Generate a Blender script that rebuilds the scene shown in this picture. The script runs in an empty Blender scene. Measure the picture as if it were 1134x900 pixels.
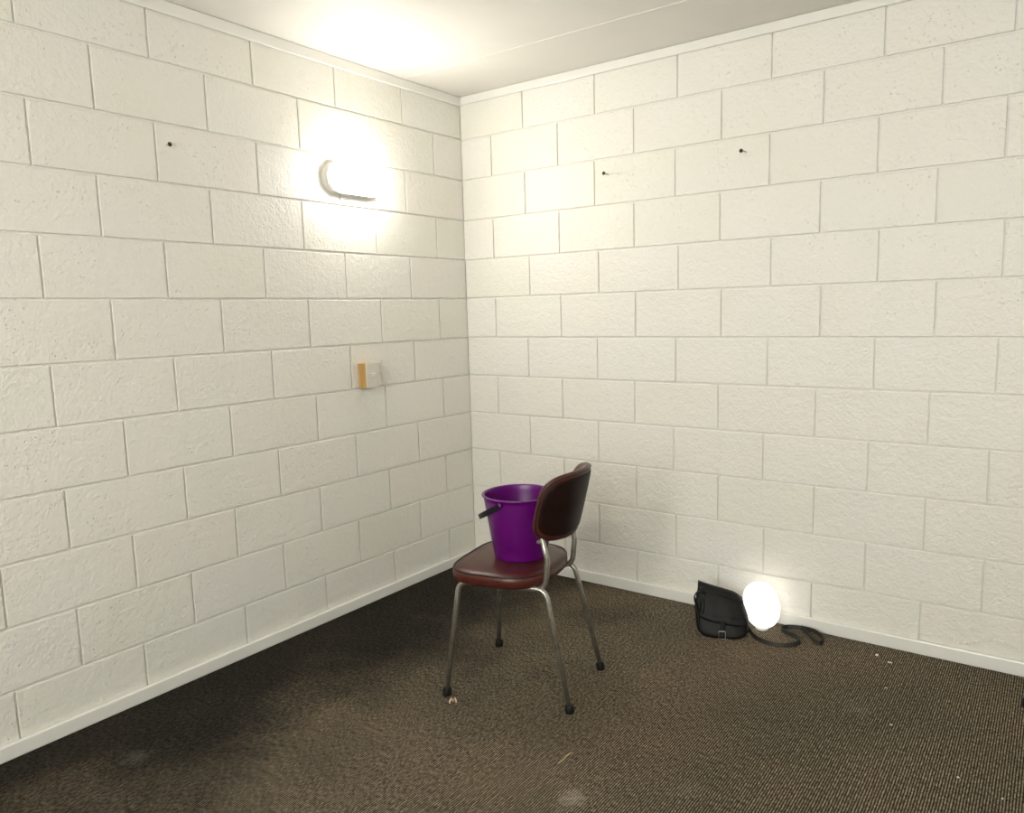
import bpy, bmesh, math, random
from mathutils import Vector, Matrix
random.seed(7)
scene = bpy.context.scene
COL = scene.collection

# ------------------------------------------------------------------ camera
cam = bpy.data.cameras.new('camera')
cam.sensor_width = 36.0
cam.lens = 830.187 * 36.0 / 1134.0
cam.shift_x = -23.29 / 1134.0
cam.shift_y = 3.194 / 1134.0
cam.clip_start = 0.02
co = bpy.data.objects.new('camera', cam)
COL.objects.link(co)
R_ = Vector((0.81558701, 0.57812647, -0.02424064))
U_ = Vector((-0.0554498, 0.11978808, 0.99124978))
F_ = Vector((-0.57597148, 0.80710631, -0.1297546))
m = Matrix.Identity(4)
for i in range(3):
    m[i][0] = R_[i]; m[i][1] = U_[i]; m[i][2] = -F_[i]
m[0][3], m[1][3], m[2][3] = 2.58843, -3.0495, 1.32739
co.matrix_world = m
scene.camera = co

# ------------------------------------------------------------------ world / exposure
w = bpy.data.worlds.new('world'); scene.world = w
w.use_nodes = True
w.node_tree.nodes['Background'].inputs[0].default_value = (0.6, 0.62, 0.65, 1)
w.node_tree.nodes['Background'].inputs[1].default_value = 0.3
scene.view_settings.view_transform = 'Standard'
scene.view_settings.look = 'None'
scene.view_settings.gamma = 1.0
scene.view_settings.use_curve_mapping = False
scene.view_settings.exposure = 0.0
LAMP_COL = (1.0, 0.955, 0.87)
LAMP_CORNER = 72.0      # radiance of the lit wall lamp in view
LAMP_BEHIND = 170.0     # radiance of the lamp on the wall behind the viewpoint
# daylight entering by the window in the wall behind the viewpoint
WIN = (1.30, 3.10, 0.90, 2.05)
sky = bpy.data.lights.new('window_daylight', 'AREA')
sky.shape = 'RECTANGLE'; sky.size = WIN[1]-WIN[0]; sky.size_y = WIN[3]-WIN[2]
sky.energy = 99.0; sky.color = (1.0, 0.985, 0.96)
so = bpy.data.objects.new('window_daylight', sky); COL.objects.link(so)
so.location = ((WIN[0]+WIN[1])/2, -4.56, (WIN[2]+WIN[3])/2)
so.rotation_euler = (math.radians(90), 0, 0)

# ------------------------------------------------------------------ helpers
ROOM_X, ROOM_Y, ROOM_Z = 4.0, -4.3, 2.41

def link_mesh(name, bm, mat, parent=None, smooth=False):
    me = bpy.data.meshes.new(name)
    bm.normal_update()
    bm.to_mesh(me); bm.free()
    if smooth:
        for p in me.polygons: p.use_smooth = True
    me.materials.append(mat)
    o = bpy.data.objects.new(name, me)
    COL.objects.link(o)
    if parent is not None: o.parent = parent
    return o

def empty(name, loc=(0, 0, 0), rz=0.0):
    o = bpy.data.objects.new(name, None)
    COL.objects.link(o)
    o.location = loc; o.rotation_euler = (0, 0, rz)
    o.empty_display_size = 0.05
    return o

def tag(o, label, cat, group=None):
    o['label'] = label; o['category'] = cat
    if group: o['group'] = group
    return o

def structure(o):
    o['kind'] = 'structure'; return o

def box(bm, x0, x1, y0, y1, z0, z1, bev=0.0):
    vs = [bm.verts.new(v) for v in ((x0,y0,z0),(x1,y0,z0),(x1,y1,z0),(x0,y1,z0),(x0,y0,z1),(x1,y0,z1),(x1,y1,z1),(x0,y1,z1))]
    fs = [bm.faces.new([vs[i] for i in f]) for f in ((3,2,1,0),(4,5,6,7),(0,1,5,4),(1,2,6,5),(2,3,7,6),(3,0,4,7))]
    if bev > 0:
        es = list({e for f in fs for e in f.edges})
        bmesh.ops.bevel(bm, geom=es, offset=bev, segments=2, profile=0.5, affect='EDGES')

def loft(bm, rings, cap0=True, cap1=True, closed=True):
    R = [[bm.verts.new(p) for p in ring] for ring in rings]
    n = len(R[0])
    for a, b in zip(R, R[1:]):
        for i in range(n if closed else n - 1):
            j = (i + 1) % n
            bm.faces.new((a[i], a[j], b[j], b[i]))
    if cap0: bm.faces.new(list(reversed(R[0])))
    if cap1: bm.faces.new(R[-1])
    return R

def fillet(pts, radii, seg=8):
    pts = [Vector(p) for p in pts]
    out = [pts[0]]
    for i in range(1, len(pts) - 1):
        r = radii[i - 1]
        a = (pts[i-1] - pts[i]).normalized(); b = (pts[i+1] - pts[i]).normalized()
        ang = a.angle(b); t = r / math.tan(ang / 2)
        p0 = pts[i] + a * t; p1 = pts[i] + b * t
        for k in range(seg + 1):
            s = k / seg
            out.append(p0 * (1-s)**2 + pts[i] * 2*s*(1-s) + p1 * s*s)
    out.append(pts[-1])
    return out

def frames(path, closed=False):
    n = len(path); T = []
    for i in range(n):
        if closed: t = path[(i+1) % n] - path[i-1]
        else: t = path[min(i+1, n-1)] - path[max(i-1, 0)]
        T.append(t.normalized())
    up = Vector((0, 0, 1)) if abs(T[0].z) < 0.9 else Vector((1, 0, 0))
    N = [(up - T[0] * up.dot(T[0])).normalized()]
    for i in range(1, n):
        v = N[-1] - T[i] * N[-1].dot(T[i])
        N.append(v.normalized())
    return T, N

def tube(bm, path, r, seg=12, closed=False, cap=True):
    path = [Vector(p) for p in path]
    T, N = frames(path, closed)
    rings = []
    for i, p in enumerate(path):
        B = T[i].cross(N[i])
        rr = r[i] if isinstance(r, (list, tuple)) else r
        rings.append([p + (N[i] * math.cos(a) + B * math.sin(a)) * rr for a in [2*math.pi*k/seg for k in range(seg)]])
    if closed:
        rings.append(rings[0])
        loft(bm, rings, False, False)
        bmesh.ops.remove_doubles(bm, verts=bm.verts, dist=1e-6)
    else:
        loft(bm, rings, cap, cap)

def ribbon(bm, path, ups, w, t):
    """flat band: width along ups, thickness across"""
    path = [Vector(p) for p in path]
    rings = []
    for i, p in enumerate(path):
        T = (path[min(i+1, len(path)-1)] - path[max(i-1, 0)]).normalized()
        u = Vector(ups[i]); u = (u - T * u.dot(T)).normalized()
        b = T.cross(u)
        c = 0.25
        rings.append([p + u*w/2*sx + b*t/2*sy for sx, sy in ((1-c*t/w,1),(1,1-c),(1,-1+c),(1-c*t/w,-1),(-1+c*t/w,-1),(-1,-1+c),(-1,1-c),(-1+c*t/w,1))])
    loft(bm, rings)

def catmull(pts, seg=6):
    pts = [Vector(p) for p in pts]
    P = [pts[0]*2 - pts[1]] + pts + [pts[-1]*2 - pts[-2]]
    out = []
    for i in range(1, len(P) - 2):
        for k in range(seg):
            t = k / seg
            a, b, c, d = P[i-1], P[i], P[i+1], P[i+2]
            out.append(0.5 * ((2*b) + (c-a)*t + (2*a-5*b+4*c-d)*t*t + (3*b-a-3*c+d)*t**3))
    out.append(pts[-1])
    return out

def lathe(bm, prof, seg=48):
    rings = [[Vector((r*math.cos(2*math.pi*k/seg), r*math.sin(2*math.pi*k/seg), z)) for k in range(seg)] for r, z in prof]
    loft(bm, rings)

# ------------------------------------------------------------------ materials
def mat(name):
    m = bpy.data.materials.new(name); m.use_nodes = True
    nt = m.node_tree
    return m, nt, nt.nodes['Principled BSDF']

def N(nt, typ, **kw):
    n = nt.nodes.new(typ)
    for k, v in kw.items():
        if k.startswith('i_'): n.inputs[k[2:].replace('_', ' ')].default_value = v
        else: setattr(n, k, v)
    return n

def ramp(nt, src, stops):
    r = nt.nodes.new('ShaderNodeValToRGB')
    el = r.color_ramp.elements
    while len(el) < len(stops): el.new(0.5)
    for e, (p, c) in zip(el, stops):
        e.position = p; e.color = (*c, 1) if len(c) == 3 else c
    nt.links.new(src, r.inputs[0])
    return r.outputs[0]

def mth(nt, op, a, b=None, c=None, clamp=False):
    n = nt.nodes.new('ShaderNodeMath'); n.operation = op; n.use_clamp = clamp
    for i, v in enumerate((a, b, c)):
        if v is None: continue
        if hasattr(v, 'links'): nt.links.new(v, n.inputs[i])
        else: n.inputs[i].default_value = v
    return n.outputs[0]

def mix(nt, fac, a, b, blend='MIX'):
    n = nt.nodes.new('ShaderNodeMix'); n.data_type = 'RGBA'; n.blend_type = blend
    for i, v in ((0, fac), (6, a), (7, b)):
        if hasattr(v, 'links'): nt.links.new(v, n.inputs[i])
        else: n.inputs[i].default_value = v if i == 0 else (*v, 1)
    return n.outputs[2]

def simple(name, col, rough=0.5, metal=0.0, noise=0.0, scale=30.0, bump=0.0, bscale=200.0, coat=0.0, spec=0.5):
    m, nt, p = mat(name)
    tc = N(nt, 'ShaderNodeTexCoord')
    p.inputs['Roughness'].default_value = rough
    p.inputs['Metallic'].default_value = metal
    p.inputs['Specular IOR Level'].default_value = spec
    p.inputs['Coat Weight'].default_value = coat
    n = N(nt, 'ShaderNodeTexNoise'); n.inputs['Scale'].default_value = scale; n.inputs['Detail'].default_value = 4
    nt.links.new(tc.outputs['Object'], n.inputs['Vector'])
    d = tuple(max(0, c * (1 - noise)) for c in col); l = tuple(min(1, c * (1 + noise)) for c in col)
    nt.links.new(ramp(nt, n.outputs['Fac'], [(0.3, d), (0.7, l)]), p.inputs['Base Color'])
    if bump > 0:
        n2 = N(nt, 'ShaderNodeTexNoise'); n2.inputs['Scale'].default_value = bscale; n2.inputs['Detail'].default_value = 3
        nt.links.new(tc.outputs['Object'], n2.inputs['Vector'])
        b = N(nt, 'ShaderNodeBump'); b.inputs['Strength'].default_value = bump; b.inputs['Distance'].default_value = 0.002
        nt.links.new(n2.outputs['Fac'], b.inputs['Height'])
        nt.links.new(b.outputs[0], p.inputs['Normal'])
    return m

def block_paint(name, blockwise=True, brick=None):
    m, nt, p = mat(name)
    g = N(nt, 'ShaderNodeNewGeometry')
    pos = g.outputs['Position']
    # soft colour variation of the old paint
    n1 = N(nt, 'ShaderNodeTexNoise'); n1.inputs['Scale'].default_value = 2.3; n1.inputs['Detail'].default_value = 3
    nt.links.new(pos, n1.inputs['Vector'])
    c = ramp(nt, n1.outputs['Fac'], [(0.3, (0.80, 0.782, 0.715)), (0.5, (0.81, 0.79, 0.735)), (0.72, (0.80, 0.787, 0.75))])
    if blockwise:
        oi = N(nt, 'ShaderNodeObjectInfo')
        tint = ramp(nt, oi.outputs['Random'], [(0.0, (0.98, 0.985, 0.955)), (0.5, (1, 1, 1)), (1.0, (0.995, 0.98, 0.975))])
        c = mix(nt, 1.0, c, tint, 'MULTIPLY')
    nt.links.new(c, p.inputs['Base Color'])
    p.inputs['Roughness'].default_value = 0.34
    p.inputs['Specular IOR Level'].default_value = 0.45
    # rough cast face: soft grain, pits and small ridges
    n2 = N(nt, 'ShaderNodeTexNoise'); n2.inputs['Scale'].default_value = 85; n2.inputs['Detail'].default_value = 4; n2.inputs['Roughness'].default_value = 0.6
    nt.links.new(pos, n2.inputs['Vector'])
    n3 = N(nt, 'ShaderNodeTexNoise'); n3.inputs['Scale'].default_value = 34; n3.inputs['Detail'].default_value = 2
    nt.links.new(pos, n3.inputs['Vector'])
    v = N(nt, 'ShaderNodeTexVoronoi'); v.inputs['Scale'].default_value = 62
    nt.links.new(pos, v.inputs['Vector'])
    n4 = N(nt, 'ShaderNodeTexNoise'); n4.inputs['Scale'].default_value = 6; n4.inputs['Detail'].default_value = 2
    nt.links.new(pos, n4.inputs['Vector'])
    pit = mth(nt, 'SUBTRACT', 1.0, mth(nt, 'MULTIPLY', v.outputs['Distance'], 4.2), clamp=True)
    pit = mth(nt, 'MULTIPLY', pit, mth(nt, 'MULTIPLY', mth(nt, 'SUBTRACT', n4.outputs['Fac'], 0.42), 5.0, clamp=True))
    h = mth(nt, 'ADD', mth(nt, 'MULTIPLY', n2.outputs['Fac'], 0.9), mth(nt, 'MULTIPLY', n3.outputs['Fac'], 0.9))
    h = mth(nt, 'SUBTRACT', h, mth(nt, 'MULTIPLY', pit, 0.75))
    if brick:
        bt = N(nt, 'ShaderNodeTexBrick')
        bt.inputs['Scale'].default_value = 1.0; bt.inputs['Brick Width'].default_value = 0.4; bt.inputs['Row Height'].default_value = 0.2
        bt.inputs['Mortar Size'].default_value = 0.004; bt.inputs['Mortar Smooth'].default_value = 0.3
        sx = N(nt, 'ShaderNodeSeparateXYZ'); nt.links.new(pos, sx.inputs[0])
        cx = N(nt, 'ShaderNodeCombineXYZ'); nt.links.new(sx.outputs[brick], cx.inputs['X']); nt.links.new(sx.outputs['Z'], cx.inputs['Y'])
        nt.links.new(cx.outputs[0], bt.inputs['Vector'])
        h = mth(nt, 'SUBTRACT', h, mth(nt, 'MULTIPLY', bt.outputs['Fac'], 4.0))
    b = N(nt, 'ShaderNodeBump'); b.inputs['Strength'].default_value = 0.85; b.inputs['Distance'].default_value = 0.0050
    nt.links.new(h, b.inputs['Height']); nt.links.new(b.outputs[0], p.inputs['Normal'])
    return m

def carpet_mat():
    m, nt, p = mat('ribbed_carpet')
    g = N(nt, 'ShaderNodeNewGeometry')
    pos = g.outputs['Position']
    sx = N(nt, 'ShaderNodeSeparateXYZ'); nt.links.new(pos, sx.inputs[0])
    wob = N(nt, 'ShaderNodeTexNoise'); wob.inputs['Scale'].default_value = 24; wob.inputs['Detail'].default_value = 2
    nt.links.new(pos, wob.inputs['Vector'])
    X = mth(nt, 'ADD', sx.outputs['X'], mth(nt, 'MULTIPLY', wob.outputs['Fac'], 0.0025))
    rib = mth(nt, 'MULTIPLY_ADD', mth(nt, 'SINE', mth(nt, 'MULTIPLY', X, 2*math.pi/0.0072)), 0.5, 0.5)
    # loops along each rib
    st = N(nt, 'ShaderNodeMapping'); st.inputs['Scale'].default_value = (140, 70, 70)
    nt.links.new(pos, st.inputs['Vector'])
    lp = N(nt, 'ShaderNodeTexNoise'); lp.inputs['Scale'].default_value = 1.0; lp.inputs['Detail'].default_value = 3; lp.inputs['Roughness'].default_value = 0.7
    nt.links.new(st.outputs[0], lp.inputs['Vector'])
    fine = N(nt, 'ShaderNodeTexNoise'); fine.inputs['Scale'].default_value = 420; fine.inputs['Detail'].default_value = 2
    nt.links.new(pos, fine.inputs['Vector'])
    k = mth(nt, 'MULTIPLY', mth(nt, 'MULTIPLY_ADD', rib, 0.82, 0.18), mth(nt, 'MULTIPLY_ADD', lp.outputs['Fac'], 1.6, -0.25, clamp=True))
    k = mth(nt, 'ADD', k, mth(nt, 'MULTIPLY_ADD', fine.outputs['Fac'], 0.7, -0.35), clamp=True)
    base = ramp(nt, k, [(0.08, (0.006, 0.0045, 0.003)), (0.40, (0.110, 0.092, 0.064)), (1.0, (0.60, 0.52, 0.40))])
    # wear: brown trodden areas, ingrained stains; then colour much darker towards the left wall
    nb = N(nt, 'ShaderNodeTexNoise'); nb.inputs['Scale'].default_value = 1.7; nb.inputs['Detail'].default_value = 5; nb.inputs['Roughness'].default_value = 0.6
    nt.links.new(pos, nb.inputs['Vector'])
    wear = ramp(nt, nb.outputs['Fac'], [(0.32, (0.80, 0.80, 0.78)), (0.5, (1.0, 0.98, 0.95)), (0.68, (1.2, 1.12, 1.02))])
    base = mix(nt, 1.0, base, wear, 'MULTIPLY')
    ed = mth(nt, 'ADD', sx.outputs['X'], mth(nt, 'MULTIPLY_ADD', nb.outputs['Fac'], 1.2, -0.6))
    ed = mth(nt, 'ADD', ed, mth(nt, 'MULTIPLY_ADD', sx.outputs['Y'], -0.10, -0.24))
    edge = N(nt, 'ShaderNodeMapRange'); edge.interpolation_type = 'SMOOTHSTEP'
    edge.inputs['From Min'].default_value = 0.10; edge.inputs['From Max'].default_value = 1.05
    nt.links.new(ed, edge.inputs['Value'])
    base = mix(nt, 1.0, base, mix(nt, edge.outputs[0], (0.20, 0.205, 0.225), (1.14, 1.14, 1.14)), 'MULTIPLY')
    # pale rubbed-in dusty marks; the first is a stronger soft pale spot
    sn = N(nt, 'ShaderNodeTexNoise'); sn.inputs['Scale'].default_value = 45; sn.inputs['Detail'].default_value = 4
    nt.links.new(pos, sn.inputs['Vector'])
    for (px, py, r, s) in ((1.549, -1.455, 0.05, 0.6), (1.806, -1.245, 0.05, 0.16), (2.10, -0.56, 0.05, 0.14), (0.33, -2.02, 0.05, 0.12)):
        dx = mth(nt, 'SUBTRACT', sx.outputs['X'], px); dy = mth(nt, 'SUBTRACT', sx.outputs['Y'], py)
        d = mth(nt, 'SQRT', mth(nt, 'ADD', mth(nt, 'MULTIPLY', dx, dx), mth(nt, 'MULTIPLY', dy, dy)))
        d = mth(nt, 'ADD', mth(nt, 'DIVIDE', d, r), mth(nt, 'MULTIPLY_ADD', sn.outputs['Fac'], 1.6, -0.8))
        f = mth(nt, 'MULTIPLY', mth(nt, 'SUBTRACT', 1.0, d, clamp=True), s)
        base = mix(nt, mth(nt, 'MULTIPLY', f, mth(nt, 'MULTIPLY_ADD', k, 1.2, 0.25), clamp=True), base, (0.55, 0.49, 0.40))
    nt.links.new(base, p.inputs['Base Color'])
    p.inputs['Roughness'].default_value = 0.95
    p.inputs['Specular IOR Level'].default_value = 0.12
    b = N(nt, 'ShaderNodeBump'); b.inputs['Strength'].default_value = 0.8; b.inputs['Distance'].default_value = 0.003
    nt.links.new(k, b.inputs['Height']); nt.links.new(b.outputs[0], p.inputs['Normal'])
    return m

def emit(name, col, s):
    m, nt, p = mat(name)
    p.inputs['Base Color'].default_value = (0.9, 0.9, 0.88, 1)
    p.inputs['Roughness'].default_value = 0.35
    n = N(nt, 'ShaderNodeTexNoise'); n.inputs['Scale'].default_value = 20
    nt.links.new(ramp(nt, n.outputs['Fac'], [(0.3, tuple(c*0.98 for c in col)), (0.7, col)]), p.inputs['Emission Color'])
    p.inputs['Emission Strength'].default_value = s
    return m

M_block = block_paint('painted_concrete_block')
M_mortar = block_paint('painted_mortar', blockwise=False)
M_wx = block_paint('painted_block_wall_x', False, 'X')
M_wy = block_paint('painted_block_wall_y', False, 'Y')
M_trim = simple('white_gloss_trim', (0.80, 0.788, 0.745), 0.22, noise=0.02, scale=5, bump=0.12, bscale=30)
M_ceil = simple('ceiling_paint', (0.79, 0.765, 0.715), 0.55, noise=0.03, scale=3, bump=0.25, bscale=160)
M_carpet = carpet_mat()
M_vinyl = simple('maroon_vinyl', (0.068, 0.014, 0.010), 0.33, noise=0.3, scale=14, bump=0.18, bscale=220, spec=0.4)
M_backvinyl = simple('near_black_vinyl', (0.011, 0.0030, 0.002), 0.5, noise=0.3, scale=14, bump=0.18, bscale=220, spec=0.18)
M_pipe = simple('dark_piping', (0.014, 0.006, 0.005), 0.4, noise=0.2)
M_steel = simple('worn_chrome_tube', (0.40, 0.38, 0.34), 0.36, metal=0.9, noise=0.22, scale=40, bump=0.1, bscale=300)
M_rubber = simple('black_rubber', (0.006, 0.006, 0.006), 0.6, noise=0.2, spec=0.25)
M_bucket = simple('purple_plastic', (0.110, 0.0012, 0.140), 0.34, noise=0.04, scale=8, bump=0.03, bscale=60)
M_black = simple('black_plastic', (0.006, 0.006, 0.006), 0.42, noise=0.2, spec=0.3)
M_leather = simple('black_leather', (0.0055, 0.0055, 0.0052), 0.55, noise=0.35, scale=20, bump=0.5, bscale=150, spec=0.28)
M_strap = simple('black_strap_leather', (0.016, 0.0135, 0.010), 0.6, noise=0.3, scale=30, bump=0.2)
M_plast = simple('white_plastic', (0.74, 0.72, 0.66), 0.35, noise=0.02)
M_plate = simple('switch_plate_plastic', (0.70, 0.66, 0.58), 0.35, noise=0.02)
M_rust = simple('rusty_screw', (0.045, 0.030, 0.020), 0.55, metal=0.5, noise=0.4, scale=200)
M_flake = simple('paint_chip', (0.78, 0.75, 0.66), 0.6, noise=0.05)
M_chip = simple('pale_pink_chip', (0.75, 0.55, 0.42), 0.6, noise=0.15, scale=200)
M_straw = simple('dry_straw', (0.55, 0.42, 0.24), 0.7, noise=0.2, scale=100)
M_lens = emit('lit_lamp_lens', LAMP_COL, LAMP_CORNER)
M_lens2 = emit('lit_lamp_lens_behind', (1.0, 0.93, 0.82), LAMP_BEHIND)
M_glow = emit('white_glow_emission', (1.0, 0.97, 0.90), 1.35)  # emissive colour for the white glow added beside the bag
def wood():
    m, nt, p = mat('yellow_pine')
    tc = N(nt, 'ShaderNodeTexCoord')
    mp = N(nt, 'ShaderNodeMapping'); mp.inputs['Scale'].default_value = (60, 60, 5)
    nt.links.new(tc.outputs['Object'], mp.inputs['Vector'])
    n = N(nt, 'ShaderNodeTexNoise'); n.inputs['Scale'].default_value = 2; n.inputs['Detail'].default_value = 5
    nt.links.new(mp.outputs[0], n.inputs['Vector'])
    nt.links.new(ramp(nt, n.outputs['Fac'], [(0.3, (0.42, 0.24, 0.07)), (0.7, (0.62, 0.40, 0.15))]), p.inputs['Base Color'])
    p.inputs['Roughness'].default_value = 0.5
    return m
M_wood = wood()
def glass():
    m, nt, p = mat('window_glass')
    tr = N(nt, 'ShaderNodeBsdfTransparent'); gl = N(nt, 'ShaderNodeBsdfGlossy'); gl.inputs['Roughness'].default_value = 0.02
    tr.inputs[0].default_value = (0.94, 0.96, 0.95, 1)
    mx = N(nt, 'ShaderNodeMixShader'); mx.inputs[0].default_value = 0.06
    nt.links.new(tr.outputs[0], mx.inputs[1]); nt.links.new(gl.outputs[0], mx.inputs[2])
    nt.links.new(mx.outputs[0], nt.nodes['Material Output'].inputs['Surface'])
    return m
M_glass = glass()

# ------------------------------------------------------------------ setting
bm = bmesh.new(); box(bm, -0.2, ROOM_X+0.2, ROOM_Y-0.2, 0.2, -0.1, 0.0)
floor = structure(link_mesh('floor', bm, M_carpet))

bm = bmesh.new(); box(bm, -0.2, ROOM_X+0.2, ROOM_Y-0.2, 0.2, ROOM_Z, ROOM_Z+0.1)
ceiling = structure(link_mesh('ceiling', bm, M_ceil))
for yy in (-0.405, -1.605, -2.805, -4.005):
    bm = bmesh.new(); box(bm, 0.0, ROOM_X, yy-0.006, yy+0.006, ROOM_Z-0.0022, ROOM_Z+0.002, 0.001)
    link_mesh('joint_bead', bm, M_ceil, ceiling)

bm = bmesh.new(); box(bm, -0.2, -0.0074, ROOM_Y, 0.2, -0.02, ROOM_Z)
wall_left = structure(link_mesh('wall_left', bm, M_mortar))
bm = bmesh.new(); box(bm, -0.0074, ROOM_X, 0.0074, 0.2, -0.02, ROOM_Z)
wall_right = structure(link_mesh('wall_right', bm, M_mortar))
bm = bmesh.new()
box(bm, -0.2, WIN[0], ROOM_Y-0.2, ROOM_Y, -0.02, ROOM_Z); box(bm, WIN[1], ROOM_X+0.2, ROOM_Y-0.2, ROOM_Y, -0.02, ROOM_Z)
box(bm, WIN[0], WIN[1], ROOM_Y-0.2, ROOM_Y, -0.02, WIN[2]); box(bm, WIN[0], WIN[1], ROOM_Y-0.2, ROOM_Y, WIN[3], ROOM_Z)
wall_back = structure(link_mesh('wall_back', bm, M_wx))
bm = bmesh.new()
wm = (WIN[0]+WIN[1])/2
for a, b, c, d in ((WIN[0], WIN[0]+.045, WIN[2], WIN[3]), (WIN[1]-.045, WIN[1], WIN[2], WIN[3]), (WIN[0]+.045, WIN[1]-.045, WIN[2], WIN[2]+.045), (WIN[0]+.045, WIN[1]-.045, WIN[3]-.045, WIN[3]), (wm-.02, wm+.02, WIN[2]+.045, WIN[3]-.045)):
    box(bm, a, b, ROOM_Y-0.14, ROOM_Y-0.08, c, d)
window_1 = structure(link_mesh('window_1', bm, M_trim))
for a, b in ((WIN[0]+.045, wm-.02), (wm+.02, WIN[1]-.045)):
    bm = bmesh.new(); box(bm, a, b, ROOM_Y-0.112, ROOM_Y-0.108, WIN[2]+.045, WIN[3]-.045); link_mesh('pane', bm, M_glass, window_1)
bm = bmesh.new(); box(bm, WIN[0]-.03, WIN[1]+.03, ROOM_Y-0.08, ROOM_Y+0.03, WIN[2]-.025, WIN[2]-0.0005, 0.003); link_mesh('window_sill', bm, M_trim, window_1)
bm = bmesh.new(); box(bm, ROOM_X, ROOM_X+0.2, ROOM_Y, 0.2, -0.02, ROOM_Z)
wall_near = structure(link_mesh('wall_near', bm, M_wy))

# one block mesh, 1 m x 1 m face in local x/z, front at y=0 facing -y, scaled for each block
def block_mesh():
    bm = bmesh.new()
    # scaled by 0.39 x 0.19: chamfer ~3 mm
    cx, cz, d = 0.0022/0.39, 0.0022/0.19, 0.0018
    o = [(-.5, -.5), (.5, -.5), (.5, .5), (-.5, .5)]
    fr = [bm.verts.new((sx - math.copysign(cx, sx), 0, sz - math.copysign(cz, sz))) for sx, sz in o]
    md = [bm.verts.new((sx, d, sz)) for sx, sz in o]
    bk = [bm.verts.new((sx, 0.02, sz)) for sx, sz in o]
    bm.faces.new(fr)
    for i in range(4):
        j = (i+1) % 4
        bm.faces.new((fr[i], md[i], md[j], fr[j]))
        bm.faces.new((md[i], bk[i], bk[j], md[j]))
    bmesh.ops.recalc_face_normals(bm, faces=bm.faces)
    me = bpy.data.meshes.new('concrete_block')
    bm.normal_update(); bm.to_mesh(me); bm.free()
    me.materials.append(M_block)
    return me
BLOCK = block_mesh()
LEFT_Z = [2.41, 2.2051, 2.0014, 1.7996, 1.599, 1.4001, 1.1974, 0.9994, 0.7992, 0.600, 0.4032, 0.2032, 0.0]
RIGHT_Z = [2.41, 2.1994, 2.0001, 1.7967, 1.5965, 1.4015, 1.1974, 0.9991, 0.8016, 0.6033, 0.4013, 0.2012, 0.0]
LEFT_J = {1: {2:.416,4:.812,6:1.21,8:1.609}, 2: {1:.208,3:.612,5:1.009,7:1.412,9:1.805}, 3: {2:.415,4:.815,6:1.215,8:1.613,10:2.005},
          4: {1:.209,3:.615,5:1.019,7:1.424,9:1.819}, 5: {2:.405,4:.805,6:1.215,8:1.613,10:2.01}, 6: {1:.213,3:.609,5:1.016,7:1.414,9:1.812},
          7: {2:.404,4:.805,6:1.21,8:1.614,10:2.014}, 8: {1:.206,3:.606,5:1.005,7:1.41,9:1.808}, 9: {2:.401,4:.80,6:1.209,8:1.612,10:2.012},
          10: {1:.208,3:.608,5:1.015,7:1.422,9:1.814}, 11: {2:.411,4:.81,6:1.217,8:1.618,10:2.013}, 12: {1:.204,3:.602,5:1.013}}
RIGHT_J = {1: {2:.391,4:.793,6:1.197,8:1.594,10:1.999,12:2.395}, 2: {1:.193,3:.59,5:.99,7:1.392,9:1.793,11:2.191}, 3: {2:.395,4:.788,6:1.187,8:1.591,10:1.989,12:2.386},
           4: {3:.59,5:.989,7:1.388,9:1.789,11:2.187}, 5: {2:.411,4:.804,6:1.201,8:1.602,10:2.002,12:2.397}, 6: {5:.994,7:1.396,9:1.799,11:2.198},
           7: {6:1.19,8:1.595,10:2.0,12:2.397}, 8: {5:.987,7:1.385,9:1.789,11:2.192}, 9: {6:1.18,8:1.583,10:1.99,12:2.389}, 10: {7:1.388,9:1.792,11:2.194},
           11: {6:1.192,8:1.591,10:1.992,12:2.39}, 12: {}}
def lay(wall, ZL, JT, off, length, left):
    GAP, BED = 0.0058, 0.0078
    for c in range(1, 13):
        z1, z0 = ZL[c-1], ZL[c]
        js = [0.0]
        j = 2 if c % 2 else 1
        while True:
            s = JT[c].get(j, 0.2*j + off)
            if s > length - 0.05: break
            js.append(s); j += 2
        js.append(length)
        for a, b in zip(js, js[1:]):
            o = bpy.data.objects.new('concrete_block', BLOCK)
            COL.objects.link(o)
            o.parent = wall
            proud = random.uniform(-0.0008, 0.0007)
            g0 = 0.0 if a == 0 else GAP/2
            wdt = (b - GAP/2) - (a + g0); mid = ((b - GAP/2) + (a + g0))/2
            o.scale = (wdt, 1, (z1 - z0) - BED)
            if left:
                o.location = (proud, -mid, (z0+z1)/2); o.rotation_euler = (0, random.uniform(-.002, .002), math.pi/2)
            else:
                o.location = (mid, -proud, (z0+z1)/2); o.rotation_euler = (0, random.uniform(-.002, .002), 0)
lay(wall_left, LEFT_Z, LEFT_J, 0.011, -ROOM_Y, True)
lay(wall_right, RIGHT_Z, RIGHT_J, -0.008, ROOM_X, False)

def board(name, x0, x1, y0, y1, z0, z1):
    bm = bmesh.new(); box(bm, x0, x1, y0, y1, z0, z1, 0.0045)
    return structure(link_mesh(name, bm, M_trim))
board('baseboard_left', 0.001, 0.018, ROOM_Y, -0.001, 0.0005, 0.050)
board('baseboard_right', 0.018, ROOM_X, -0.018, -0.001, 0.0005, 0.054)
board('baseboard_back', 0.018, ROOM_X, ROOM_Y+0.001, ROOM_Y+0.015, 0.0005, 0.050)
board('baseboard_near', ROOM_X-0.015, ROOM_X-0.001, ROOM_Y+0.015, -0.018, 0.0005, 0.050)
board('trim_1', 0.001, 0.014, ROOM_Y, -0.001, 2.366, ROOM_Z-0.0005)
board('trim_2', 0.014, ROOM_X, -0.014, -0.001, 2.370, ROOM_Z-0.0005)

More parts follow.
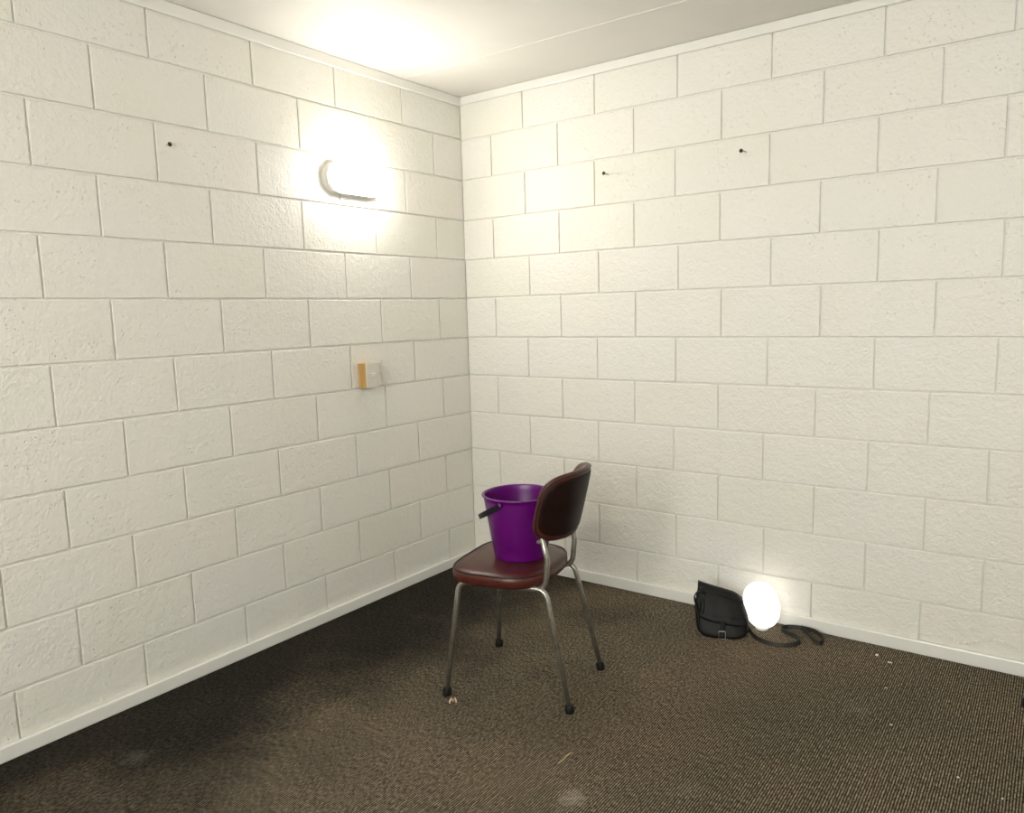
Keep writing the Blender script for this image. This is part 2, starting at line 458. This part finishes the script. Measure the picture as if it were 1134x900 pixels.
# blistered, flaking paint low on the right wall
bm = bmesh.new()
rnd = random.Random(3)
def lump(x, z, rx, rz, ry):
    r = bmesh.ops.create_icosphere(bm, subdivisions=1, radius=1.0)
    a = rnd.uniform(-.6, .6)
    for v in r['verts']:
        k = rnd.uniform(.75, 1.2)
        px, pz = v.co.x*rx*k, v.co.z*rz*k
        v.co = Vector((x + px*math.cos(a) - pz*math.sin(a), -0.0005 - abs(v.co.y)*ry*k*(1 if v.co.y < 0 else 0), z + px*math.sin(a) + pz*math.cos(a)))
for pts in (((2.08,.064),(2.10,.073),(2.125,.070),(2.151,.063)), ((2.19,.078),(2.24,.085),(2.303,.084)), ((2.303,.088),(2.33,.073),(2.36,.080),(2.386,.095)), ((2.40,.111),(2.44,.112),(2.48,.103),(2.53,.085))):
    P = catmull([(a, 0, b) for a, b in pts], 9)
    for q in P:
        if rnd.random() < .8: lump(q.x + rnd.uniform(-.004,.004), q.z + rnd.uniform(-.004,.004), rnd.uniform(.003,.008), rnd.uniform(.0018,.004), rnd.uniform(.003,.007))
for x, z, r in ((2.303,.087,.007),(2.325,.074,.007),(2.385,.092,.007),(2.38,.082,.005),(2.22,.08,.004),(2.45,.112,.006),(1.80,.075,.003),(1.806,.11,.003),(1.806,.10,.002)):
    lump(x, z, r, r*.6, .005)
o = link_mesh('blistered_paint', bm, M_mortar, wall_right); o['kind'] = 'stuff'

# ------------------------------------------------------------------ wall lamps (oval bulkhead)
def pill(hl, r, x, cy=0, cz=0, seg=14):
    """stadium outline in y/z plane at depth x"""
    out = []
    for k in range(seg+1):
        a = -math.pi/2 + math.pi*k/seg
        out.append(Vector((x, cy + hl + r*math.cos(a), cz + r*math.sin(a))))
    for k in range(seg+1):
        a = math.pi/2 + math.pi*k/seg
        out.append(Vector((x, cy - hl + r*math.cos(a), cz + r*math.sin(a))))
    return out
def bulkhead(label, loc, rz, lens_mat):
    t = empty('wall_lamp', loc, rz)
    tag(t, label, 'lamp')
    HL, RR = 0.090, 0.065
    bm = bmesh.new()
    loft(bm, [pill(HL, RR, 0.0), pill(HL, RR, 0.022), pill(HL, RR-0.002, 0.026), pill(HL, RR-0.006, 0.027)])
    link_mesh('base', bm, M_plast, t)
    bm = bmesh.new()
    loft(bm, [pill(HL, RR-0.006, 0.0265), pill(HL, RR-0.006, 0.0295)])
    link_mesh('gasket', bm, M_rubber, t)
    bm = bmesh.new()
    loft(bm, [pill(HL, RR-0.001, 0.0295), pill(HL, RR-0.0005, 0.031), pill(HL, RR-0.0005, 0.041), pill(HL, RR-0.003, 0.043)])
    link_mesh('bezel', bm, M_plast, t)
    bm = bmesh.new()
    prof = [(0.003, 0.043), (0.004, 0.056), (0.009, 0.070), (0.021, 0.081), (0.038, 0.087)]
    loft(bm, [pill(HL, RR-d, x) for d, x in prof])
    ln = link_mesh('lens', bm, lens_mat, t, smooth=True)
    for yy in (-1, 1):
        bm = bmesh.new()
        tube(bm, [(0.036, yy*(HL+0.0610), 0), (0.0450, yy*(HL+0.0610), 0)], 0.0028, 10)
        link_mesh('screw', bm, M_rust, t)
    return t
bulkhead('glowing white oval bulkhead lamp on the left block wall', (0.0015, -0.757, 1.908), 0, M_lens)
bulkhead('glowing white oval bulkhead lamp on the wall behind the viewpoint', (1.75, ROOM_Y+0.0005, 2.21), math.pi/2, M_lens2)

# ------------------------------------------------------------------ light switch on a timber block
t = empty('light_switch', (0.0, -0.7295, 1.060))
tag(t, 'white light switch on a yellow timber block, under the wall lamp', 'switch')
bm = bmesh.new(); box(bm, 0.001, 0.050, -0.0375, 0.0375, -0.056, 0.054, 0.0012); link_mesh('mounting_block', bm, M_wood, t)
bm = bmesh.new(); box(bm, 0.050, 0.056, -0.038, 0.038, -0.055, 0.057, 0.0025); pl = link_mesh('plate', bm, M_plate, t)
bm = bmesh.new(); box(bm, 0.0555, 0.0640, -0.011, 0.011, -0.009, 0.009, 0.002); rk = link_mesh('rocker', bm, M_plast, t)

# ------------------------------------------------------------------ screws in the walls
def screw(label, loc, rz, L=0.03, drop=0.0):
    t = empty('wall_screw', loc, rz); tag(t, label, 'screw', 'rusty screws left in the block walls')
    bm = bmesh.new(); tube(bm, [(0, 0, 0), (0, -L*0.6, -drop*.3), (0, -L, -drop)], 0.0026, 8); link_mesh('shank', bm, M_steel, t)
    bm = bmesh.new(); tube(bm, [(0, -L+0.002, -drop), (0, -L-0.001, -drop), (0, -L-0.004, -drop)], [0.004, 0.0080, 0.0055], 10); link_mesh('head', bm, M_rust, t)
screw('rusty screw sticking out of the left wall', (0.0, -1.573, 1.9305), math.pi/2, 0.018)
screw('rusty screw in the right wall, nearer the corner', (0.860, 0, 1.930), 0, 0.040)
screw('rusty screw in the right wall, farther from the corner', (1.494, 0, 1.941), 0, 0.055, 0.004)

# ------------------------------------------------------------------ chair
CH = empty('chair', (1.056, -0.970, 0), math.atan2(0.205, 0.979))
tag(CH, 'maroon vinyl chair with bent steel tube legs, holding a purple bucket', 'chair')
def sup(a, n):
    c, s = math.cos(a), math.sin(a)
    return math.copysign(abs(c)**(2/n), c), math.copysign(abs(s)**(2/n), s)
SX, SA, SB = -0.050, 0.178, 0.200
def seat_ring(inset, z, n=3.0, seg=56):
    out = []
    for k in range(seg):
        a_ = 2*math.pi*k/seg
        cx, sy = sup(a_, n if math.cos(a_) > 0 else n + 0.9)
        wide = SB - 0.012 * (1 if cx > 0 else 0) * cx*cx
        out.append(Vector((SX + (SA-inset)*cx, (wide-inset)*sy, z)))
    return out
bm = bmesh.new()
loft(bm, [seat_ring(0.040, 0.4165), seat_ring(0.022, 0.412), seat_ring(0.008, 0.408), seat_ring(0.001, 0.415), seat_ring(-0.002, 0.434), seat_ring(0.0, 0.446), seat_ring(0.005, 0.4505),
          seat_ring(0.022, 0.456), seat_ring(0.05, 0.4605), seat_ring(0.09, 0.463), seat_ring(0.135, 0.464)])
seat = link_mesh('seat', bm, M_vinyl, CH, True)
bm = bmesh.new(); tube(bm, seat_ring(0.002, 0.4500), 0.0030, 8, closed=True)
link_mesh('piping', bm, M_pipe, seat, True)

BX, BR, BZ, LEAN = 0.215, 0.200, 0.680, 0.24
def bmap(s, v, n):
    ph = s / BR
    rr = BR + n
    return Vector((BX - BR + rr*math.cos(ph) + LEAN*v, rr*math.sin(ph), BZ + v))
def back_ring(inset, n, seg=64):
    out = []
    for k in range(seg):
        cx, sy = sup(2*math.pi*k/seg, 3.8)
        out.append(bmap((0.206-inset)*cx, max(0.0, 0.120-inset*1.2)*sy, n))
    return out
bm = bmesh.new()
rings = [back_ring(0.10, 0.0), back_ring(0.06, 0.0005), back_ring(0.03, -0.0005), back_ring(0.012, -0.002), back_ring(0.004, -0.005), back_ring(0.0, -0.012), back_ring(0.001, -0.020),
         back_ring(0.006, -0.027), back_ring(0.016, -0.033), back_ring(0.04, -0.039), back_ring(0.08, -0.042), back_ring(0.1, -0.0425)]
loft(bm, rings, False, False)
bmesh.ops.remove_doubles(bm, verts=bm.verts, dist=1e-5)
bmesh.ops.recalc_face_normals(bm, faces=bm.faces)
bk = link_mesh('backrest', bm, M_vinyl, CH, True)
bm = bmesh.new(); tube(bm, back_ring(0.006, -0.003), 0.0026, 8, closed=True)
link_mesh('piping', bm, M_pipe, bk, True)
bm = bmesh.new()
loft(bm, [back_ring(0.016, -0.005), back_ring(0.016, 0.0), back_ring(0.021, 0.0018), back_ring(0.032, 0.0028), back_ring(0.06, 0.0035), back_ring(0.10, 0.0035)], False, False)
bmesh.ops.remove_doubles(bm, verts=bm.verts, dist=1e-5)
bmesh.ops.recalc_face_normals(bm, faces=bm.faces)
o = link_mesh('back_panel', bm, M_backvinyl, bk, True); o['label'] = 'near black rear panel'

TR = 0.0095
for s in (-1, 1):
    ft, rt = Vector((-0.222, 0.2075*s, 0.012)), Vector((0.221, 0.163*s, 0.012))
    ftop, rtop = Vector((-0.182, 0.162*s, 0.404)), Vector((0.132, 0.138*s, 0.404))
    mid = (ftop + rtop) / 2
    for foot, top in ((ft, ftop), (rt, rtop)):
        bm = bmesh.new()
        tube(bm, fillet([foot, top, mid], [0.042], 10), TR, 14)
        lg = link_mesh('leg', bm, M_steel, CH, True)
        bm = bmesh.new()
        d = (top - foot).normalized()
        tube(bm, [foot*1.0 + Vector((0,0,-0.012)), foot + Vector((0,0,-0.009)), foot + d*0.012, foot + d*0.016], [0.0145, 0.0155, 0.0150, 0.0110], 14)
        link_mesh('rubber_foot', bm, M_rubber, lg, True)
    bm = bmesh.new()
    tube(bm, fillet([(-0.02, 0.112*s, 0.406), (0.128, 0.128*s, 0.400), (0.139, 0.130*s, 0.50), (0.117, 0.134*s, 0.612)], [0.042, 0.06], 10), TR, 14)
    link_mesh('back_upright', bm, M_steel, CH, True)
    bm = bmesh.new(); box(bm, 0.106, 0.124, 0.132*s-0.009, 0.132*s+0.009, 0.562, 0.572, 0.001)
    link_mesh('bracket', bm, M_steel, CH)
for xx in (-0.11, 0.06):
    bm = bmesh.new(); box(bm, xx-0.011, xx+0.011, -0.155, 0.155, 0.411, 0.4164, 0.0005)
    link_mesh('cross_bar', bm, M_steel, CH)

# ------------------------------------------------------------------ bucket on the seat
b_ = Vector((0.979, 0.205, 0)).normalized(); l_ = Vector((-b_.y, b_.x, 0))
BC = Vector((1.056, -0.970, 0)) + b_*(-0.024) + l_*0.014
BU = empty('bucket', (BC.x, BC.y, 0.4642), math.atan2(0.205, 0.979))
tag(BU, 'purple plastic bucket with black handle standing on the chair seat', 'bucket')
BH, R0, R1 = 0.226, 0.095, 0.129
bm = bmesh.new()
th = 0.0025
prof = [(0.002, 0.003), (R0-0.006, 0.003), (R0-0.004, 0.0), (R0-0.001, 0.0), (R0, 0.003), (R0+0.006, 0.045), (R0+0.0075, 0.047), (R1-0.003, BH-0.022), (R1-0.002, BH-0.006), (R1+0.004, BH-0.005), (R1+0.0055, BH-0.002), (R1+0.003, BH), (R1-0.003, BH),
        (R1-0.005, BH-0.004), (R1-0.006, BH-0.022), (R0-0.003, 0.006), (0.002, 0.006)]
lathe(bm, prof, 64)
bmesh.ops.recalc_face_normals(bm, faces=bm.faces)
link_mesh('body', bm, M_bucket, BU, True)
EA = math.radians(-96)
ea = Vector((math.cos(EA), math.sin(EA), 0)); eo = Vector((math.cos(EA-math.pi/2), math.sin(EA-math.pi/2), 0))
for s in (1, -1):
    bm = bmesh.new()
    tube(bm, [ea*s*(R1-0.004) + Vector((0,0,BH-0.018)), ea*s*(R1+0.008) + Vector((0,0,BH-0.018)), ea*s*(R1+0.010)+Vector((0,0,BH-0.018))], [0.009, 0.009, 0.007], 14)
    link_mesh('ear', bm, M_bucket, BU, True)
bm = bmesh.new()
path, ups = [], []
for k in range(33):
    a = math.pi*k/32
    path.append(ea*math.cos(a)*(R1+0.0105) + eo*math.sin(a)*0.146 + Vector((0, 0, BH-0.018-0.078*math.sin(a))))
    ups.append(Vector((0, 0, 1)) + eo*0.5)
ribbon(bm, path, ups, 0.017, 0.006)
link_mesh('handle', bm, M_black, BU)

# ------------------------------------------------------------------ black bag by the right wall
AZ = math.radians(20)   # turned to the room
BG = empty('bag', (1.503, -0.234, 0.0), AZ)
tag(BG, 'small black leather shoulder bag slumped against the right wall', 'bag')
def bag_pt(a, v, off=0.0):
    """a: angle around (front is -90 deg), v: 0 bottom .. 1 top"""
    cx, sy = sup(a, 3.4)
    hw = 0.097 + 0.010*math.sin(math.pi*min(1, v*1.15)) - 0.010*v*v
    if v < 0.12: hw -= 0.018*(1 - v/0.12)**2
    hd = 0.048*(1 - v)**0.6*0.55 + 0.030*(1 - 0.55*v)
    if v < 0.1: hd -= 0.008*(1 - v/0.1)**2
    u = (hw + off)*cx
    d = (hd + off)*sy
    ht = 0.174 - 0.24*u - 0.6*max(0, u-0.04)**1 * (u-0.04)*12*(v)
    z = 0.001 + v*ht + off*(0.0 if v < 0.9 else 1.0)*0.4
    d += 0.045*v + 0.006*math.sin(9*u/0.1 + 4*v)*v*(1-v)      # leans back, soft folds
    u += -0.010*v
    return Vector((u, d, z))
bm = bmesh.new()
vs = [0, .03, .07, .12, .2, .3, .4, .5, .6, .7, .8, .88, .94, .98, 1.0]
NA = 48
rings = [[bag_pt(2*math.pi*k/NA, v) for k in range(NA)] for v in vs]
loft(bm, rings)
link_mesh('body', bm, M_leather, BG, True)
# flap folded over the front with a curved lower edge
bm = bmesh.new()
A0, A1, NAF, NV = math.radians(-168), math.radians(-12), 32, 12
outer, inner = [], []
for i in range(NAF+1):
    f = i/NAF; a = A0 + (A1-A0)*f
    low = 0.30 + 0.22*abs(2*f-1)**2.4 + 0.03*math.sin(5*f)
    co_, ci_ = [], []
    for k in range(NV+1):
        v = low + (1.0-low)*k/NV
        co_.append(bag_pt(a, v, 0.0042)); ci_.append(bag_pt(a, v, 0.0012))
    co_.append(bag_pt(a, 1.0, 0.004) + Vector((0, 0.018, 0.004))); ci_.append(bag_pt(a, 1.0, 0.001) + Vector((0, 0.018, 0.0008)))
    outer.append(co_); inner.append(ci_)
rings = [o_ + list(reversed(i_)) for o_, i_ in zip(outer, inner)]
loft(bm, rings)
bmesh.ops.recalc_face_normals(bm, faces=bm.faces)
fl = link_mesh('flap', bm, M_leather, BG, True)
# stitched seam line across the flap
bm = bmesh.new()
tube(bm, [bag_pt(math.radians(-150 + 120*k/20), 0.50 + 0.10*(k/20) - 0.08*math.sin(math.pi*k/20), 0.0066) for k in range(21)], 0.0013, 6)
link_mesh('seam', bm, M_black, fl, True)
# round leather tab on the left of the flap
bm = bmesh.new()
seg = 24
def tabpt(k, r, off):
    a = 2*math.pi*k/seg
    return bag_pt(math.radians(-122) + r*math.cos(a)*4.2, 0.60 + r*math.sin(a)*5.6, off)
loft(bm, [[tabpt(k, 0.030, 0.0045) for k in range(seg)], [tabpt(k, 0.030, 0.0085) for k in range(seg)], [tabpt(k, 0.027, 0.0095) for k in range(seg)]])
link_mesh('round_tab', bm, M_leather, fl, True)
# gusset panel on the right side
bm = bmesh.new()
cols = []
for i in range(9):
    a = math.radians(-28 + 56*i/8)
    cols.append([bag_pt(a, v, 0.003) for v in (0.05, .15, .3, .45, .6, .75, .88)] + [bag_pt(a, v, 0.0) for v in (.88, .75, .6, .45, .3, .15, 0.05)])
loft(bm, cols)
bmesh.ops.recalc_face_normals(bm, faces=bm.faces)
link_mesh('side_gusset', bm, M_leather, BG, True)
# handle loop at the upper left
bm = bmesh.new()
pth = catmull([(-0.070, -0.004, 0.165), (-0.092, -0.008, 0.176), (-0.110, -0.012, 0.160), (-0.108, -0.016, 0.135), (-0.097, -0.022, 0.105), (-0.092, -0.03, 0.06)], 6)
ribbon(bm, pth, [Vector((0.1, 1, 0.1))]*len(pth), 0.016, 0.004)
link_mesh('side_strap', bm, M_leather, BG)
bm = bmesh.new()
pth = catmull([(-0.085, 0.01, 0.176), (-0.05, -0.012, 0.182), (0.0, -0.018, 0.171), (0.05, -0.014, 0.158), (0.08, 0.0, 0.140)], 6)
ribbon(bm, pth, [Vector((0, 0.8, 1))]*len(pth), 0.012, 0.004)
link_mesh('top_strap', bm, M_leather, BG)
# buckle and its short tongue at the lower front
bm = bmesh.new()
tube(bm, fillet([(-0.012, -0.064, 0.006), (-0.012, -0.060, 0.036), (0.014, -0.060, 0.036), (0.014, -0.064, 0.006), (-0.012, -0.064, 0.006)], [0.004]*3, 4), 0.0017, 8)
bc_ = link_mesh('buckle', bm, M_steel, BG, True); bc_['label'] = 'small metal buckle'
bm = bmesh.new()
ribbon(bm, [(0.001, -0.052, 0.075), (0.001, -0.056, 0.045), (0.001, -0.0615, 0.016)], [Vector((1, 0, 0))]*3, 0.018, 0.003)
link_mesh('buckle_tongue', bm, M_leather, BG)
# shoulder strap lying on the carpet (world points turned into bag space)
inv = Matrix.Rotation(-AZ, 4, 'Z') @ Matrix.Translation((-1.503, 0.234, 0))
wp = [(1.572, -0.175, 0.055), (1.598, -0.185, 0.022), (1.632, -0.212, 0.010), (1.680, -0.236, 0.010), (1.730, -0.238, 0.010), (1.772, -0.212, 0.010), (1.793, -0.168, 0.010), (1.775, -0.131, 0.011), (1.735, -0.115, 0.013),
      (1.700, -0.090, 0.014), (1.715, -0.058, 0.014), (1.765, -0.046, 0.017), (1.815, -0.055, 0.020), (1.850, -0.075, 0.016), (1.868, -0.105, 0.012), (1.862, -0.140, 0.011), (1.838, -0.130, 0.014), (1.805, -0.090, 0.018), (1.772, -0.068, 0.030)]
pth = [inv @ p_ for p_ in catmull(wp, 6)]
ups = []
for i in range(len(pth)):
    f = i/len(pth)
    tilt = 0.75 if f < 0.42 else 1.3
    ups.append(Vector((0.0, 0.35, tilt)))
bm = bmesh.new(); ribbon(bm, pth, ups, 0.017, 0.0035)
link_mesh('shoulder_strap', bm, M_strap, BG)

# ------------------------------------------------------------------ emissive oval added for the white glow beside the bag
GL = empty('white_glow', (1.622, -0.100, 0.0))
tag(GL, 'white glow beside the black bag, added as a small emissive oval on the carpet', 'lamp')
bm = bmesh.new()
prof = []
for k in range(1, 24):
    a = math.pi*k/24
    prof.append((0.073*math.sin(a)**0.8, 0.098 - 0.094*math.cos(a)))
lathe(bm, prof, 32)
gl = link_mesh('glow_oval', bm, M_glow, GL, True); gl.rotation_euler = (0, math.radians(-13), 0); gl.location = (0.018, 0, 0.006)
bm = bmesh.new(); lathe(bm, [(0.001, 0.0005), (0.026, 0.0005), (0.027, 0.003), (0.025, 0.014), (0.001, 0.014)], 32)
link_mesh('base', bm, M_plast, GL, True)  # small disc added under the glowing oval

# ------------------------------------------------------------------ small things on the carpet
DS = empty('black_dome', (2.553, -0.235, 0.0)); tag(DS, 'small black domed object on the carpet at the right edge', 'door stop')  # small dark dome of unclear identity, only its edge in view
bm = bmesh.new(); lathe(bm, [(0.001, 0.0), (0.021, 0.0), (0.022, 0.004), (0.021, 0.018), (0.017, 0.027), (0.009, 0.031), (0.001, 0.032)], 24); link_mesh('dome', bm, M_rubber, DS, True)
bm = bmesh.new(); lathe(bm, [(0.001, 0.031), (0.004, 0.031), (0.0045, 0.033), (0.001, 0.034)], 14); link_mesh('fixing_screw', bm, M_rust, DS, True)

def flake(label, x, y, L, W, rz, mt=M_flake, name='paint_flake', grp='pale paint flakes lying on the carpet', h=0.003):
    bm = bmesh.new()
    rr = random.Random(int(x*1000))
    n = 9
    bot, top = [], []
    for k in range(n):
        a = 2*math.pi*k/n; q = rr.uniform(.6, 1.2)
        bot.append(Vector((L/2*q*math.cos(a), W/2*q*math.sin(a), 0.0005 + 0.0008*rr.random())))
        top.append(Vector((L/2*q*.9*math.cos(a), W/2*q*.9*math.sin(a), h*rr.uniform(.7, 1.4))))
    loft(bm, [bot, top])
    o = link_mesh(name, bm, mt)
    o.location = (x, y, 0.0); o.rotation_euler = (0, 0, rz)
    return tag(o, label, 'paint flake' if name == 'paint_flake' else 'chip', grp)
flake('round white paint flake, closest to the right skirting board', 2.066, -0.111, 0.011, 0.008, 0.6, h=0.005)
flake('thin white paint flake, second from the right skirting board', 2.119, -0.147, 0.018, 0.005, 0.2, h=0.003)
flake('white paint flake on the carpet, third from the right skirting board', 2.142, -0.356, 0.010, 0.0045, 0.2)
flake('tiny white paint flake in the middle of the right carpet', 2.2017, -0.597, 0.008, 0.004, 0.3)
flake('white paint flake near the bottom right of the carpet', 2.407, -0.784, 0.009, 0.0045, -0.3)
flake('white paint flake at the lower right corner of the carpet', 2.515, -0.825, 0.006, 0.004, 0.4)
# zigzag chip by the near front chair foot
bm = bmesh.new()
ribbon(bm, [(-0.012, -0.010, 0.004), (-0.009, 0.010, 0.006), (0.0, -0.004, 0.005), (0.004, 0.011, 0.007), (0.011, -0.008, 0.004)], [Vector((0, 0, 1))]*5, 0.008, 0.005)
o = link_mesh('crumpled_chip', bm, M_chip); o.location = (0.933, -1.244, 0.0005); o.rotation_euler = (0, 0, 0.6)
tag(o, 'pale pink zigzag scrap beside the nearest front chair foot', 'scrap')
bm = bmesh.new()
tube(bm, catmull([(1.4316, -1.3454, 0.003), (1.436, -1.32, 0.004), (1.4345, -1.295, 0.005), (1.438, -1.276, 0.003)], 5), 0.0014, 6)
o = link_mesh('straw', bm, M_straw)
tag(o, 'thin dry straw lying on the carpet in front of the chair', 'straw')
